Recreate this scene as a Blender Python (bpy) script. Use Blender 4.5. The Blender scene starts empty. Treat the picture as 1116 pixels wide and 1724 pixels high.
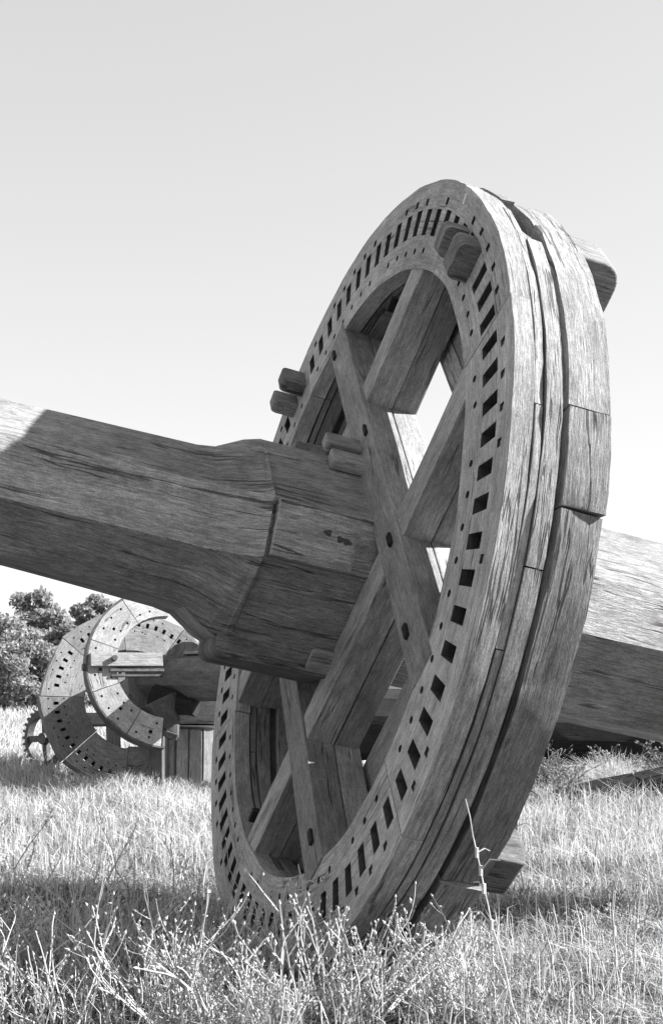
import bpy, bmesh, math, random
import numpy as np
from mathutils import Vector, Matrix, noise

random.seed(7)
rng = np.random.default_rng(11)
R = math.radians
sc = bpy.context.scene
COL = sc.collection

# ------------------------------------------------------------------ camera
CAM_H = 0.93
PITCH = R(6.2)
cam = bpy.data.cameras.new('camera')
cam.sensor_fit = 'VERTICAL'
cam.sensor_height = 36.0
cam.lens = 50.63
cam.clip_start = 0.05
cam.clip_end = 2000
cam_o = bpy.data.objects.new('camera', cam)
COL.objects.link(cam_o)
cam_o.location = (0, 0, CAM_H)
cam_o.rotation_euler = (R(90) + PITCH, 0, 0)
sc.camera = cam_o

# ------------------------------------------------------------------ sky and sun
SUN = Vector((0.854, 0.045, 0.518)).normalized()
world = bpy.data.worlds.new('World')
sc.world = world
world.use_nodes = True
wn = world.node_tree
for n in list(wn.nodes):
    wn.nodes.remove(n)
w_out = wn.nodes.new('ShaderNodeOutputWorld')
w_bg = wn.nodes.new('ShaderNodeBackground')
w_sky = wn.nodes.new('ShaderNodeTexSky')
w_sky.sky_type = 'NISHITA'
w_sky.sun_disc = False
w_sky.sun_elevation = math.asin(SUN.z)
w_sky.sun_rotation = math.atan2(SUN.x, SUN.y)
w_sky.air_density = 1.0
w_sky.dust_density = 0.3
w_sky.ozone_density = 1.0
# black-and-white film, most sensitive to blue light
w_dot = wn.nodes.new('ShaderNodeVectorMath')
w_dot.operation = 'DOT_PRODUCT'
w_dot.inputs[1].default_value = (0.30, 0.40, 0.30)
w_pow = wn.nodes.new('ShaderNodeMath')          # the film's soft shoulder
w_pow.operation = 'POWER'
w_pow.inputs[1].default_value = 0.45
w_mul = wn.nodes.new('ShaderNodeMath')
w_mul.operation = 'MULTIPLY'
w_mul.inputs[1].default_value = 1.26
w_bg.inputs['Strength'].default_value = 0.10
wn.links.new(w_sky.outputs['Color'], w_dot.inputs[0])
wn.links.new(w_dot.outputs['Value'], w_pow.inputs[0])
wn.links.new(w_pow.outputs[0], w_mul.inputs[0])
wn.links.new(w_mul.outputs[0], w_bg.inputs['Color'])
wn.links.new(w_bg.outputs['Background'], w_out.inputs['Surface'])

sun = bpy.data.lights.new('sun', 'SUN')
sun.energy = 3.7
sun.angle = R(0.53)
sun.color = (1, 1, 1)
sun_o = bpy.data.objects.new('sun', sun)
COL.objects.link(sun_o)
sun_o.location = (12, -3, 8)
sun_o.rotation_euler = (-SUN).to_track_quat('-Z', 'Y').to_euler()

sc.view_settings.view_transform = 'Standard'
sc.view_settings.look = 'None'
sc.view_settings.exposure = 2.0
sc.view_settings.gamma = 1.0
sc.view_settings.use_curve_mapping = False
sc.cycles.max_bounces = 6
sc.cycles.transparent_max_bounces = 4

# ------------------------------------------------------------------ materials
def new_mat(name):
    m = bpy.data.materials.new(name)
    m.use_nodes = True
    nt = m.node_tree
    for n in list(nt.nodes):
        nt.nodes.remove(n)
    out = nt.nodes.new('ShaderNodeOutputMaterial')
    return m, nt, out

def N(nt, typ, **kw):
    n = nt.nodes.new(typ)
    for k, v in kw.items():
        setattr(n, k, v)
    return n

def math_n(nt, op, a, b=None, c=None, clamp=False):
    n = nt.nodes.new('ShaderNodeMath')
    n.operation = op
    n.use_clamp = clamp
    for i, v in enumerate((a, b, c)):
        if v is None:
            continue
        if isinstance(v, (int, float)):
            n.inputs[i].default_value = v
        else:
            nt.links.new(v, n.inputs[i])
    return n.outputs[0]

def ramp(nt, fac, a, b, lo, hi):
    n = nt.nodes.new('ShaderNodeMapRange')
    n.interpolation_type = 'SMOOTHSTEP'
    nt.links.new(fac, n.inputs['Value'])
    n.inputs['From Min'].default_value = a
    n.inputs['From Max'].default_value = b
    n.inputs['To Min'].default_value = lo
    n.inputs['To Max'].default_value = hi
    return n.outputs['Result']

def stretched_noise(nt, vec, sx, sy, sz, detail=4.0, rough=0.55, dist=0.0):
    mp = nt.nodes.new('ShaderNodeMapping')
    mp.inputs['Scale'].default_value = (sx, sy, sz)
    nt.links.new(vec, mp.inputs['Vector'])
    n = nt.nodes.new('ShaderNodeTexNoise')
    n.inputs['Scale'].default_value = 1.0
    n.inputs['Detail'].default_value = detail
    n.inputs['Roughness'].default_value = rough
    n.inputs['Distortion'].default_value = dist
    nt.links.new(mp.outputs['Vector'], n.inputs['Vector'])
    return n.outputs['Fac']

def wood(name, base, var=0.5, crack=1.0, blot=0.5, grain=1.0, bump=0.006, scale=1.0, cm=0.52):
    """Weathered grey timber: UV.x runs along the grain in metres."""
    m, nt, out = new_mat(name)
    uv = N(nt, 'ShaderNodeUVMap')
    uv.uv_map = 'grain'
    oi = N(nt, 'ShaderNodeObjectInfo')
    off = N(nt, 'ShaderNodeCombineXYZ')
    nt.links.new(math_n(nt, 'MULTIPLY', oi.outputs['Random'], 37.0), off.inputs['X'])
    nt.links.new(math_n(nt, 'MULTIPLY', oi.outputs['Random'], 91.0), off.inputs['Y'])
    add = N(nt, 'ShaderNodeVectorMath', operation='ADD')
    nt.links.new(uv.outputs['UV'], add.inputs[0])
    nt.links.new(off.outputs[0], add.inputs[1])
    # gentle waviness of the grain
    wob = stretched_noise(nt, add.outputs[0], 2.2 * scale, 5 * scale, 1, 2)
    wv = N(nt, 'ShaderNodeCombineXYZ')
    nt.links.new(math_n(nt, 'MULTIPLY', wob, 0.025 / scale), wv.inputs['Y'])
    add2 = N(nt, 'ShaderNodeVectorMath', operation='ADD')
    nt.links.new(add.outputs[0], add2.inputs[0])
    nt.links.new(wv.outputs[0], add2.inputs[1])
    v = add2.outputs[0]
    big = stretched_noise(nt, v, 1.6 * scale, 4 * scale, 1, 8, 0.72)
    mid = stretched_noise(nt, v, 7 * scale, 95 * scale, 1, 5, 0.7)
    fin = stretched_noise(nt, v, 30 * scale, 210 * scale, 1, 3, 0.7)
    blo = stretched_noise(nt, v, 8 * scale, 16 * scale, 1, 9, 0.80)
    grit = stretched_noise(nt, v, 160 * scale, 240 * scale, 1, 2, 0.6)
    # multiplicative tone
    t1 = ramp(nt, big, 0.28, 0.72, 1 - var, 1 + var)
    t2 = ramp(nt, mid, 0.28, 0.72, 1 - 0.28 * grain, 1 + 0.26 * grain)
    t3 = ramp(nt, fin, 0.28, 0.72, 1 - 0.30 * grain, 1 + 0.28 * grain)
    t4 = ramp(nt, blo, 0.30, 0.70, 1 - blot * 0.6, 1 + blot * 0.5)
    t5 = ramp(nt, grit, 0.3, 0.7, 0.82, 1.18)
    t = math_n(nt, 'MULTIPLY', t1, t2)
    t = math_n(nt, 'MULTIPLY', t, t3)
    t = math_n(nt, 'MULTIPLY', t, t4)
    t = math_n(nt, 'MULTIPLY', t, t5)
    # checks: contour lines of strongly stretched noise
    ck = stretched_noise(nt, v, 0.8 * scale, 15 * scale, 1, 4, 0.55)
    d = math_n(nt, 'ABSOLUTE', math_n(nt, 'SUBTRACT', ck, 0.5))
    line = ramp(nt, d, 0.004, 0.019, 1.0, 0.0)
    msk = ramp(nt, stretched_noise(nt, v, 2.0 * scale, 9 * scale, 1, 2), cm, cm + 0.08, 0.0, 1.0)
    line = math_n(nt, 'MULTIPLY', line, msk)
    ck2 = stretched_noise(nt, v, 2.5 * scale, 55 * scale, 1, 2, 0.5)
    d2 = math_n(nt, 'ABSOLUTE', math_n(nt, 'SUBTRACT', ck2, 0.5))
    line2 = ramp(nt, d2, 0.005, 0.022, 0.42, 0.0)
    line2 = math_n(nt, 'MULTIPLY', line2, ramp(nt, blo, 0.5, 0.6, 0, 1))
    line = math_n(nt, 'MULTIPLY', math_n(nt, 'MAXIMUM', line, line2), crack, clamp=True)
    dark = math_n(nt, 'SUBTRACT', 1.0, math_n(nt, 'MULTIPLY', line, 0.66))
    t = math_n(nt, 'MULTIPLY', t, dark)
    r1 = math_n(nt, 'MULTIPLY_ADD', oi.outputs['Random'], 0.50, 0.75)
    t = math_n(nt, 'MULTIPLY', t, r1)
    val = math_n(nt, 'MULTIPLY', t, base)
    val = math_n(nt, 'MINIMUM', val, 0.75)
    bs = N(nt, 'ShaderNodeBsdfPrincipled')
    nt.links.new(val, bs.inputs['Base Color'])
    bs.inputs['Roughness'].default_value = 0.85
    bs.inputs['Specular IOR Level'].default_value = 0.25
    h = math_n(nt, 'MULTIPLY_ADD', mid, 0.5, math_n(nt, 'MULTIPLY', fin, 0.35))
    h = math_n(nt, 'MULTIPLY_ADD', blo, 0.6, h)
    h = math_n(nt, 'SUBTRACT', h, math_n(nt, 'MULTIPLY', line, 0.9))
    bp = N(nt, 'ShaderNodeBump')
    bp.inputs['Strength'].default_value = 0.6
    bp.inputs['Distance'].default_value = bump
    nt.links.new(h, bp.inputs['Height'])
    nt.links.new(bp.outputs['Normal'], bs.inputs['Normal'])
    nt.links.new(bs.outputs['BSDF'], out.inputs['Surface'])
    return m

M_RING = wood('oak_ring', 0.33, 0.22, 0.9, 0.55, grain=0.8)
M_RIM = wood('oak_rim', 0.235, 0.22, 1.2, 0.45, bump=0.008, cm=0.50)
M_BACK = wood('oak_back_ring', 0.21, 0.25, 1.2, 0.55, bump=0.010, cm=0.47)
M_ARM = wood('oak_arm', 0.285, 0.25, 0.9, 0.55, grain=0.8)
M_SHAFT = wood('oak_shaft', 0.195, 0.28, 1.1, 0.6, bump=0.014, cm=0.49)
M_SHAFT_LIT = wood('oak_shaft_lit_facet', 0.285, 0.25, 1.1, 0.6, bump=0.014, cm=0.50)  # paler shaft oak, painting the fall of light on alternate facets
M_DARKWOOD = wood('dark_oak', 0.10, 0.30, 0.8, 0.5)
M_PALE = wood('pale_timber', 0.30, 0.22, 1.0, 0.35)
M_BLACK = wood('near_black_wood', 0.022, 0.4, 1.0, 0.5)  # near-black wood tone shared by logs, cradle, brace and arm plugs
M_MORT = wood('mortise_shade_wood', 0.06, 0.4, 0.8, 0.5)  # unweathered hole walls, darkened to carry the shade of deep slots
M_MIDW = wood('grey_timber', 0.20, 0.25, 0.9, 0.4)

def plain(name, v, rough=0.7, var=0.3, sc_=8.0, metal=0.0):
    m, nt, out = new_mat(name)
    tc = N(nt, 'ShaderNodeTexCoord')
    n = stretched_noise(nt, tc.outputs['Object'], sc_, sc_, sc_, 6, 0.65)
    val = math_n(nt, 'MULTIPLY', ramp(nt, n, 0.3, 0.7, 1 - var, 1 + var), v)
    bs = N(nt, 'ShaderNodeBsdfPrincipled')
    nt.links.new(val, bs.inputs['Base Color'])
    bs.inputs['Roughness'].default_value = rough
    bs.inputs['Metallic'].default_value = metal
    bp = N(nt, 'ShaderNodeBump')
    bp.inputs['Strength'].default_value = 0.4
    bp.inputs['Distance'].default_value = 0.004
    nt.links.new(n, bp.inputs['Height'])
    nt.links.new(bp.outputs['Normal'], bs.inputs['Normal'])
    nt.links.new(bs.outputs['BSDF'], out.inputs['Surface'])
    return m

M_IRON = plain('rusty_iron', 0.06, 0.6, 0.5, 30)

def soil_mat():
    m, nt, out = new_mat('dry_soil')
    tc = N(nt, 'ShaderNodeTexCoord')
    a = stretched_noise(nt, tc.outputs['Object'], 1.5, 1.5, 1.5, 8, 0.7)
    b = stretched_noise(nt, tc.outputs['Object'], 40, 40, 40, 5, 0.7)
    val = math_n(nt, 'MULTIPLY', ramp(nt, a, 0.3, 0.7, 0.7, 1.3), ramp(nt, b, 0.3, 0.7, 0.06, 0.15))
    bs = N(nt, 'ShaderNodeBsdfPrincipled')
    nt.links.new(val, bs.inputs['Base Color'])
    bs.inputs['Roughness'].default_value = 1.0
    bs.inputs['Specular IOR Level'].default_value = 0.0
    bp = N(nt, 'ShaderNodeBump')
    bp.inputs['Distance'].default_value = 0.03
    nt.links.new(b, bp.inputs['Height'])
    nt.links.new(bp.outputs['Normal'], bs.inputs['Normal'])
    nt.links.new(bs.outputs['BSDF'], out.inputs['Surface'])
    return m

M_SOIL = soil_mat()

def leaf_mat(name, lo, hi, trans=0.3):
    m, nt, out = new_mat(name)
    at = N(nt, 'ShaderNodeAttribute', attribute_name='shade')
    val = ramp(nt, at.outputs['Fac'], 0, 1, lo, hi)
    df = N(nt, 'ShaderNodeBsdfDiffuse')
    tr = N(nt, 'ShaderNodeBsdfTranslucent')
    nt.links.new(val, df.inputs['Color'])
    nt.links.new(val, tr.inputs['Color'])
    mx = N(nt, 'ShaderNodeMixShader')
    mx.inputs[0].default_value = trans
    nt.links.new(df.outputs[0], mx.inputs[1])
    nt.links.new(tr.outputs[0], mx.inputs[2])
    nt.links.new(mx.outputs[0], out.inputs['Surface'])
    return m

M_GRASS = leaf_mat('dry_grass', 0.06, 0.66, 0.35)
M_WEED = leaf_mat('dry_weed', 0.18, 0.52, 0.15)
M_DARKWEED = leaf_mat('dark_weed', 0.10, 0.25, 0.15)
M_LEAF = leaf_mat('tree_leaf', 0.18, 0.50, 0.52)
M_BARK = plain('bark', 0.10, 0.9, 0.4, 12)

# ------------------------------------------------------------------ helpers
class MB:
    def __init__(self):
        self.v, self.f, self.uv, self.mi = [], [], [], []
    def face(self, pts, uvs, mi=0):
        self.mi.append(mi)
        i = len(self.v)
        self.v.extend([tuple(p) for p in pts])
        self.f.append(tuple(range(i, i + len(pts))))
        self.uv.extend(uvs)
    def build(self, name, mat, parent=None, merge=True, bevel=0.0, smooth=False, flat=False, mat2=None, mat3=None):
        me = bpy.data.meshes.new(name)
        me.from_pydata(self.v, [], self.f)
        ul = me.uv_layers.new(name='grain')
        ul.data.foreach_set('uv', np.array(self.uv, dtype=np.float32).ravel())
        me.polygons.foreach_set('material_index', np.array(self.mi, dtype=np.int32))
        if merge:
            bm = bmesh.new()
            bm.from_mesh(me)
            bmesh.ops.remove_doubles(bm, verts=bm.verts, dist=1e-5)
            bmesh.ops.recalc_face_normals(bm, faces=bm.faces)
            bm.to_mesh(me)
            bm.free()
        me.materials.append(mat)
        if mat2:
            me.materials.append(mat2)
        if mat3:
            me.materials.append(mat3)
        me.polygons.foreach_set('use_smooth', [not flat] * len(me.polygons))
        if not flat:
            me.set_sharp_from_angle(angle=R(28))
        o = bpy.data.objects.new(name, me)
        COL.objects.link(o)
        if parent:
            o.parent = parent
        if bevel:
            b = o.modifiers.new('edge_wear', 'BEVEL')
            b.width = bevel
            b.segments = 2
            b.limit_method = 'ANGLE'
            b.angle_limit = R(35)
            b.harden_normals = not flat
            if flat:
                b.segments = 1
        return o

def tag(o, label, cat=None, group=None, kind=None):
    if label:
        o['label'] = label
    if cat:
        o['category'] = cat
    if group:
        o['group'] = group
    if kind:
        o['kind'] = kind
    return o

def empty(name, loc=(0, 0, 0)):
    e = bpy.data.objects.new(name, None)
    COL.objects.link(e)
    e.location = loc
    e.empty_display_size = 0.1
    return e

def beam(mb, c, ax, ay, az, lx, ly, lz, nx=8, jit=0.003, seed=0.0, taper=(1, 1, 1, 1)):
    """Timber: grain along ax. lx, ly, lz are full sizes. Slightly uneven faces."""
    c, ax, ay, az = Vector(c), Vector(ax).normalized(), Vector(ay).normalized(), Vector(az).normalized()
    rings = []
    uo = seed * 3.17
    for i in range(nx + 1):
        t = i / nx
        x = (t - 0.5) * lx
        sy = taper[0] + (taper[1] - taper[0]) * t
        sz = taper[2] + (taper[3] - taper[2]) * t
        ring = []
        for k, (sy_, sz_) in enumerate(((-1, -1), (1, -1), (1, 1), (-1, 1))):
            p = c + ax * x + ay * (sy_ * ly / 2 * sy) + az * (sz_ * lz / 2 * sz)
            nn = noise.noise_vector(Vector((x * 2.3 + seed * 7.1, k * 5.3, seed)))
            p = p + nn * jit
            ring.append(p)
        rings.append(ring)
    per = [0, ly, ly + lz, 2 * ly + lz, 2 * ly + 2 * lz]
    for i in range(nx):
        a, b = rings[i], rings[i + 1]
        x0, x1 = i / nx * lx + uo, (i + 1) / nx * lx + uo
        for k in range(4):
            k2 = (k + 1) % 4
            mb.face([a[k], a[k2], b[k2], b[k]], [(x0, per[k]), (x0, per[k + 1]), (x1, per[k + 1]), (x1, per[k])])
    for ring in (rings[0], rings[-1]):
        mb.face(ring, [(0.3 + uo, 0), (0.3 + uo, ly), (0.3 + lz * .3 + uo, ly), (0.3 + lz * .3 + uo, 0)])

def rot_pts(pts, h0, h1, shift=0.0):
    return [(p[0], p[1] + shift) for p in pts]

# ------------------------------------------------------------------ ground
def gz(x, y):
    """ground height: nearly level, small hummocks"""
    h = 0.035 * noise.noise(Vector((x * 0.45, y * 0.45, 0.0)))
    h += 0.02 * noise.noise(Vector((x * 1.3, y * 1.3, 4.0)))
    # a low bank of soil behind the wheel on the right
    h += 0.05 * math.exp(-(((x - 1.98) / 0.6) ** 2 + ((y - 10.3) / 0.5) ** 2))
    return h

def build_ground():
    xs = np.concatenate([np.linspace(-900, -40, 12), np.linspace(-36, -9, 14), np.linspace(-8, 8, 81), np.linspace(9, 36, 14), np.linspace(40, 900, 12)])
    ys = np.concatenate([np.linspace(-300, -12, 8), np.linspace(-10, 0, 8), np.linspace(0.25, 18, 90), np.linspace(19, 60, 22), np.linspace(70, 1500, 16)])
    vs = [(x, y, gz(x, y)) for y in ys for x in xs]
    nx = len(xs)
    fs = [(j * nx + i, j * nx + i + 1, (j + 1) * nx + i + 1, (j + 1) * nx + i) for j in range(len(ys) - 1) for i in range(nx - 1)]
    me = bpy.data.meshes.new('ground')
    me.from_pydata(vs, [], fs)
    me.polygons.foreach_set('use_smooth', [True] * len(me.polygons))
    me.materials.append(M_SOIL)
    o = bpy.data.objects.new('ground', me)
    COL.objects.link(o)
    tag(o, 'dry straw covered field soil reaching the horizon', None, None, 'structure')
build_ground()

# ------------------------------------------------------------------ the great wheel
# local frame: X towards the camera in the wheel plane, Y up in the wheel plane, Z along the shaft out of the slotted face
def c2w(v):
    x, y, z = v
    return Vector((x, z * math.cos(PITCH) + y * math.sin(PITCH), -y * math.cos(PITCH) + z * math.sin(PITCH)))
WX = -c2w((-0.28968719, 0.0, 0.95712138))
WY = c2w((0.2209038, -0.97300117, 0.06685986))
WZ = c2w((-0.93128022, -0.23080019, -0.28186598))
WC = c2w((0.00264, 0.18384, 4.90308)) + Vector((0, 0, CAM_H))
RO, RI, RB = 1.338, 1.042, 1.320
PITCHA = 360.0 / 76
SLOT0 = 180 - math.degrees(0.7338)          # my angle of slot 0

wheel = empty('windmill_brake_wheel')
BASE = WC - WY * RO
wheel.matrix_world = Matrix(((WX.x, WY.x, WZ.x, BASE.x), (WX.y, WY.y, WZ.y, BASE.y), (WX.z, WY.z, WZ.z, BASE.z), (0, 0, 0, 1)))
tag(wheel, 'huge upright wooden cog wheel with slotted face, fixed on a heavy octagonal shaft', 'mill wheel')
Y0 = RO      # wheel centre in the root's frame

def P(r, th, z):
    return Vector((r * math.cos(R(th)), r * math.sin(R(th)) + Y0, z))

def nz(a, b, c, amp):
    return amp * noise.noise(Vector((a, b, c)))

COGS = {-1, -2, 16, 17}

def ring_piece(th0, th1, rows, z0, z1, seed, hole_rows=(), floor=None, ro_jit=0.003, cut0=0.0, cut1=0.0, chips=0.0, through=False):
    """One felloe. rows: radii. hole_rows: {row: (kind, column kind, margins)}; columns are half a cog pitch."""
    mb = MB()
    half = PITCHA / 2
    n0 = max(1, round((th1 - th0) / half))
    # columns aligned with slots: boundaries at SLOT0 + (k +- .5)*half
    k0 = math.ceil((th0 - SLOT0) / half - 0.5 + 1e-6)
    bnd = [th0]
    k = k0
    while SLOT0 + (k + 0.5) * half < th1 - 0.2:
        b = SLOT0 + (k + 0.5) * half
        if b > th0 + 0.2:
            bnd.append(b)
        k += 1
    bnd.append(th1)
    nr = len(rows)
    def rad(r, th, z):
        if r >= rows[-1] - 1e-6:
            return r + nz(th * 0.11, z * 9, seed, ro_jit * 1.6) + nz(th * 0.6, z * 20, seed + 5, ro_jit)
        if r <= rows[0] + 1e-6:
            return r + nz(th * 0.09, z * 3, seed + 9, ro_jit * 2.0)
        return r
    def ang(th, r):
        t = (r - rows[0]) / (rows[-1] - rows[0])
        if th == th0:
            return th + cut0 * t
        if th == th1:
            return th + cut1 * t
        return th
    def q(r, th, z):
        zz = z
        if z == z0:
            zz = z + nz(th * 0.05, r * 2, seed + 3, 0.004)
        return P(rad(r, th, z), ang(th, r), zz)
    uo = seed * 1.7
    def uvf(r, th, z):
        return (R(th) * 1.2 + uo, r + 0.0)
    for c in range(len(bnd) - 1):
        t0, t1 = bnd[c], bnd[c + 1]
        kk = ((t0 + t1) / 2 - SLOT0) / half
        ki = round(kk)
        full = abs((t1 - t0) - half) < 0.05
        is_slot = (ki % 2 == 0)
        slot_i = -ki // 2
        for j in range(nr - 1):
            ra, rb = rows[j], rows[j + 1]
            spec = hole_rows.get(j) if hole_rows else None
            cor = [q(ra, t0, z0), q(rb, t0, z0), q(rb, t1, z0), q(ra, t1, z0)]
            cuv = [uvf(ra, t0, 0), uvf(rb, t0, 0), uvf(rb, t1, 0), uvf(ra, t1, 0)]
            want = False
            if spec and full:
                kind, colk, mr, ma, depth, prob = spec
                want = (is_slot if colk == 'S' else not is_slot)
                if want and prob < 1 and noise.cell(Vector((ki * 1.37 + 0.2, j * 3.3, seed))) > prob:
                    want = False
            if not want:
                mb.face(cor, cuv)
                continue
            zb = z1 if depth is None else z0 - depth
            tm = (t1 - t0) * ma
            ja = nz(ki * 3.1, j, seed, 0.08)
            jr = nz(ki * 2.7, j + 7, seed, 0.006)
            if kind == 'quad':
                sk = nz(ki * 1.9, j + 3, 2.0, 0.25)
                hp = [(ra + mr + jr, t0 + tm + ja), (rb - mr + jr, t0 + tm + ja + sk), (rb - mr + jr, t1 - tm + ja + sk), (ra + mr + jr, t1 - tm + ja)]
                hf = [P(r_, t_, z0) for r_, t_ in hp]
                hb = [P(r_, t_, zb) for r_, t_ in hp]
                huv = [uvf(r_, t_, 0) for r_, t_ in hp]
                for e in range(4):
                    e2 = (e + 1) % 4
                    mb.face([cor[e], cor[e2], hf[e2], hf[e]], [cuv[e], cuv[e2], huv[e2], huv[e]])
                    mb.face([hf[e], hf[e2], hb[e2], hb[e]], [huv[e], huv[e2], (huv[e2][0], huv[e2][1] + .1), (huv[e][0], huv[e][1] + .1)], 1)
                if depth is not None:
                    mb.face(hb, huv, 0)
            else:
                rm, am = (ra + rb) / 2 + jr * 0.7, (t0 + t1) / 2 + ja
                rr = mr
                oct_ = []
                for e in range(8):
                    # two points per side, side order r- (t0->...): corners are (ra,t0),(rb,t0),(rb,t1),(ra,t1)
                    a_ = R(-135 + 45 * e + 22.5)
                    # local x = radial, y = tangential
                    xr = rr * math.cos(a_ + R(0)) * 1.0
                    yt = rr * math.sin(a_)
                    oct_.append((rm + yt * 0 + rr * math.cos(a_ + math.pi / 2), am + math.degrees(-rr * math.sin(a_ + math.pi / 2) / rm)))
                # order the octagon to follow the corners
                def angkey(pt):
                    return math.atan2((pt[1] - am) * R(1) * rm, pt[0] - rm)
                cp = [(ra, t0), (rb, t0), (rb, t1), (ra, t1)]
                oct_.sort(key=angkey)
                # start at the octagon point just after corner 0 direction (-135 deg)
                st = min(range(8), key=lambda e: ((angkey(oct_[e]) - R(-135)) % (2 * math.pi)))
                oct_ = oct_[st:] + oct_[:st]
                # corner sequence by angle: (-,-)=-135 c0 ; (+,-)=-45 c1 ; (+,+)=45 c2 ; (-,+)=135 c3
                hf = [P(r_, t_, z0) for r_, t_ in oct_]
                hb = [P(r_, t_, zb) for r_, t_ in oct_]
                huv = [uvf(r_, t_, 0) for r_, t_ in oct_]
                for e in range(4):
                    e2 = (e + 1) % 4
                    a1, a2, a0 = 2 * e, 2 * e + 1, (2 * e - 1) % 8
                    mb.face([cor[e], cor[e2], hf[a2], hf[a1]], [cuv[e], cuv[e2], huv[a2], huv[a1]])
                    mb.face([cor[e], hf[a1], hf[a0]], [cuv[e], huv[a1], huv[a0]])
                for e in range(8):
                    e2 = (e + 1) % 8
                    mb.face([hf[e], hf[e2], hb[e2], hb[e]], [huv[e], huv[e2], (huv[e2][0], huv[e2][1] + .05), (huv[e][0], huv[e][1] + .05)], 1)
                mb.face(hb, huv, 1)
        # rim and bore
        nzs = 4
        for s in range(nzs):
            za, zb_ = z0 + (z1 - z0) * s / nzs, z0 + (z1 - z0) * (s + 1) / nzs
            if s == nzs - 1:
                zb_ = z1
            for r_ in (rows[0], rows[-1]):
                mb.face([q(r_, t0, za), q(r_, t1, za), q(r_, t1, zb_), q(r_, t0, zb_)],
                        [(R(t0) * r_ + uo, za + 5), (R(t1) * r_ + uo, za + 5), (R(t1) * r_ + uo, zb_ + 5), (R(t0) * r_ + uo, zb_ + 5)], 2 if (r_ == rows[-1] and hole_rows) else 0)
        # back
        if through and is_slot and full and 1 in [0]:
            pass
        for j in range(nr - 1):
            spec = hole_rows.get(j) if hole_rows else None
            if spec and full and spec[0] == 'quad' and spec[4] is None and is_slot:
                # leave the slot open at the back
                ra, rb = rows[j], rows[j + 1]
                mr, ma = spec[2], spec[3]
                tm = (t1 - t0) * ma
                ja = nz(ki * 3.1, j, seed, 0.08)
                jr = nz(ki * 2.7, j + 7, seed, 0.006)
                sk = nz(ki * 1.9, j + 3, 2.0, 0.25)
                hp = [(ra + mr + jr, t0 + tm + ja), (rb - mr + jr, t0 + tm + ja + sk), (rb - mr + jr, t1 - tm + ja + sk), (ra + mr + jr, t1 - tm + ja)]
                hb = [P(r_, t_, z1) for r_, t_ in hp]
                cb = [q(ra, t0, z1), q(rb, t0, z1), q(rb, t1, z1), q(ra, t1, z1)]
                for e in range(4):
                    e2 = (e + 1) % 4
                    mb.face([cb[e], cb[e2], hb[e2], hb[e]], [(0, 0)] * 4)
            else:
                ra, rb = rows[j], rows[j + 1]
                mb.face([q(ra, t0, z1), q(rb, t0, z1), q(rb, t1, z1), q(ra, t1, z1)], [uvf(ra, t0, 0), uvf(rb, t0, 0), uvf(rb, t1, 0), uvf(ra, t1, 0)])
    # ends
    for te in (th0, th1):
        for j in range(nr - 1):
            for s in range(4):
                za, zb_ = z0 + (z1 - z0) * s / 4, (z0 + (z1 - z0) * (s + 1) / 4 if s < 3 else z1)
                mb.face([q(rows[j], te, za), q(rows[j + 1], te, za), q(rows[j + 1], te, zb_), q(rows[j], te, zb_)],
                        [(za, rows[j]), (za, rows[j + 1]), (zb_, rows[j + 1]), (zb_, rows[j])])
    return mb

ROWS = [RI, 1.078, 1.122, 1.150, 1.246, 1.250, 1.292, RO]
HOLES1 = {1: ('round', 'M', 0.0115, 0.2, 0.03, 0.72), 3: ('quad', 'S', 0.003, 0.045, None, 1.0), 5: ('quad', 'M', 0.009, 0.26, 0.008, 0.34)}
def snap(a):
    m = round(((a - SLOT0) / (PITCHA / 2) - 1) / 2)
    return SLOT0 + (2 * m + 1) * PITCHA / 2
joint1 = [-28.0, 34.0, 70.5, 104.0, 138.0, 176.0, 214.0, 252.0, 292.0, 332.0]
joint1 = [snap(a) for a in joint1]
for i in range(len(joint1) - 1):
    g = 0.07
    ring_piece(joint1[i] + g, joint1[i + 1] - g, ROWS, 0.0, -0.060, i + 1.3, HOLES1, ro_jit=0.0035,
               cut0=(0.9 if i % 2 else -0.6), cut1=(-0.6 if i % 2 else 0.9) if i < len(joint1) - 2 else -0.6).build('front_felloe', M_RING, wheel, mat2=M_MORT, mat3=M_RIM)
HOLES2 = {1: ('quad', 'S', 0.003, 0.045, None, 1.0)}
ROWS2 = [RI + 0.004, 1.150, 1.246, RO - 0.003]
joint2 = [-6.0, 22.5, 60.0, 98.0, 140.0, 182.0, 226.0, 270.0, 314.0, 354.0]
joint2 = [snap(a) for a in joint2]
for i in range(len(joint2) - 1):
    ring_piece(joint2[i] + .08, joint2[i + 1] - .08, ROWS2, -0.0670, -0.0880, i + 20.7, HOLES2, ro_jit=0.004).build('thin_felloe', M_RIM, wheel, mat2=M_MORT, mat3=M_RIM)
joint3 = [-37.5, 4.0, 52.0, 64.0, 112.0, 158.0, 206.0, 252.0, 296.0, 322.5]
joint3 = [snap(a) for a in joint3]
for i in range(len(joint3) - 1):
    top = 1.302 if i == 2 else RO + 0.002
    ring_piece(joint3[i] + .1, joint3[i + 1] - .1, [RI - 0.002, 1.150, 1.246, top], -0.0945, -0.142, i + 40.2, HOLES2, ro_jit=(0.012 if i == 2 else 0.004)).build('middle_felloe', M_RIM, wheel, mat2=M_MORT, mat3=M_RIM)
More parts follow.
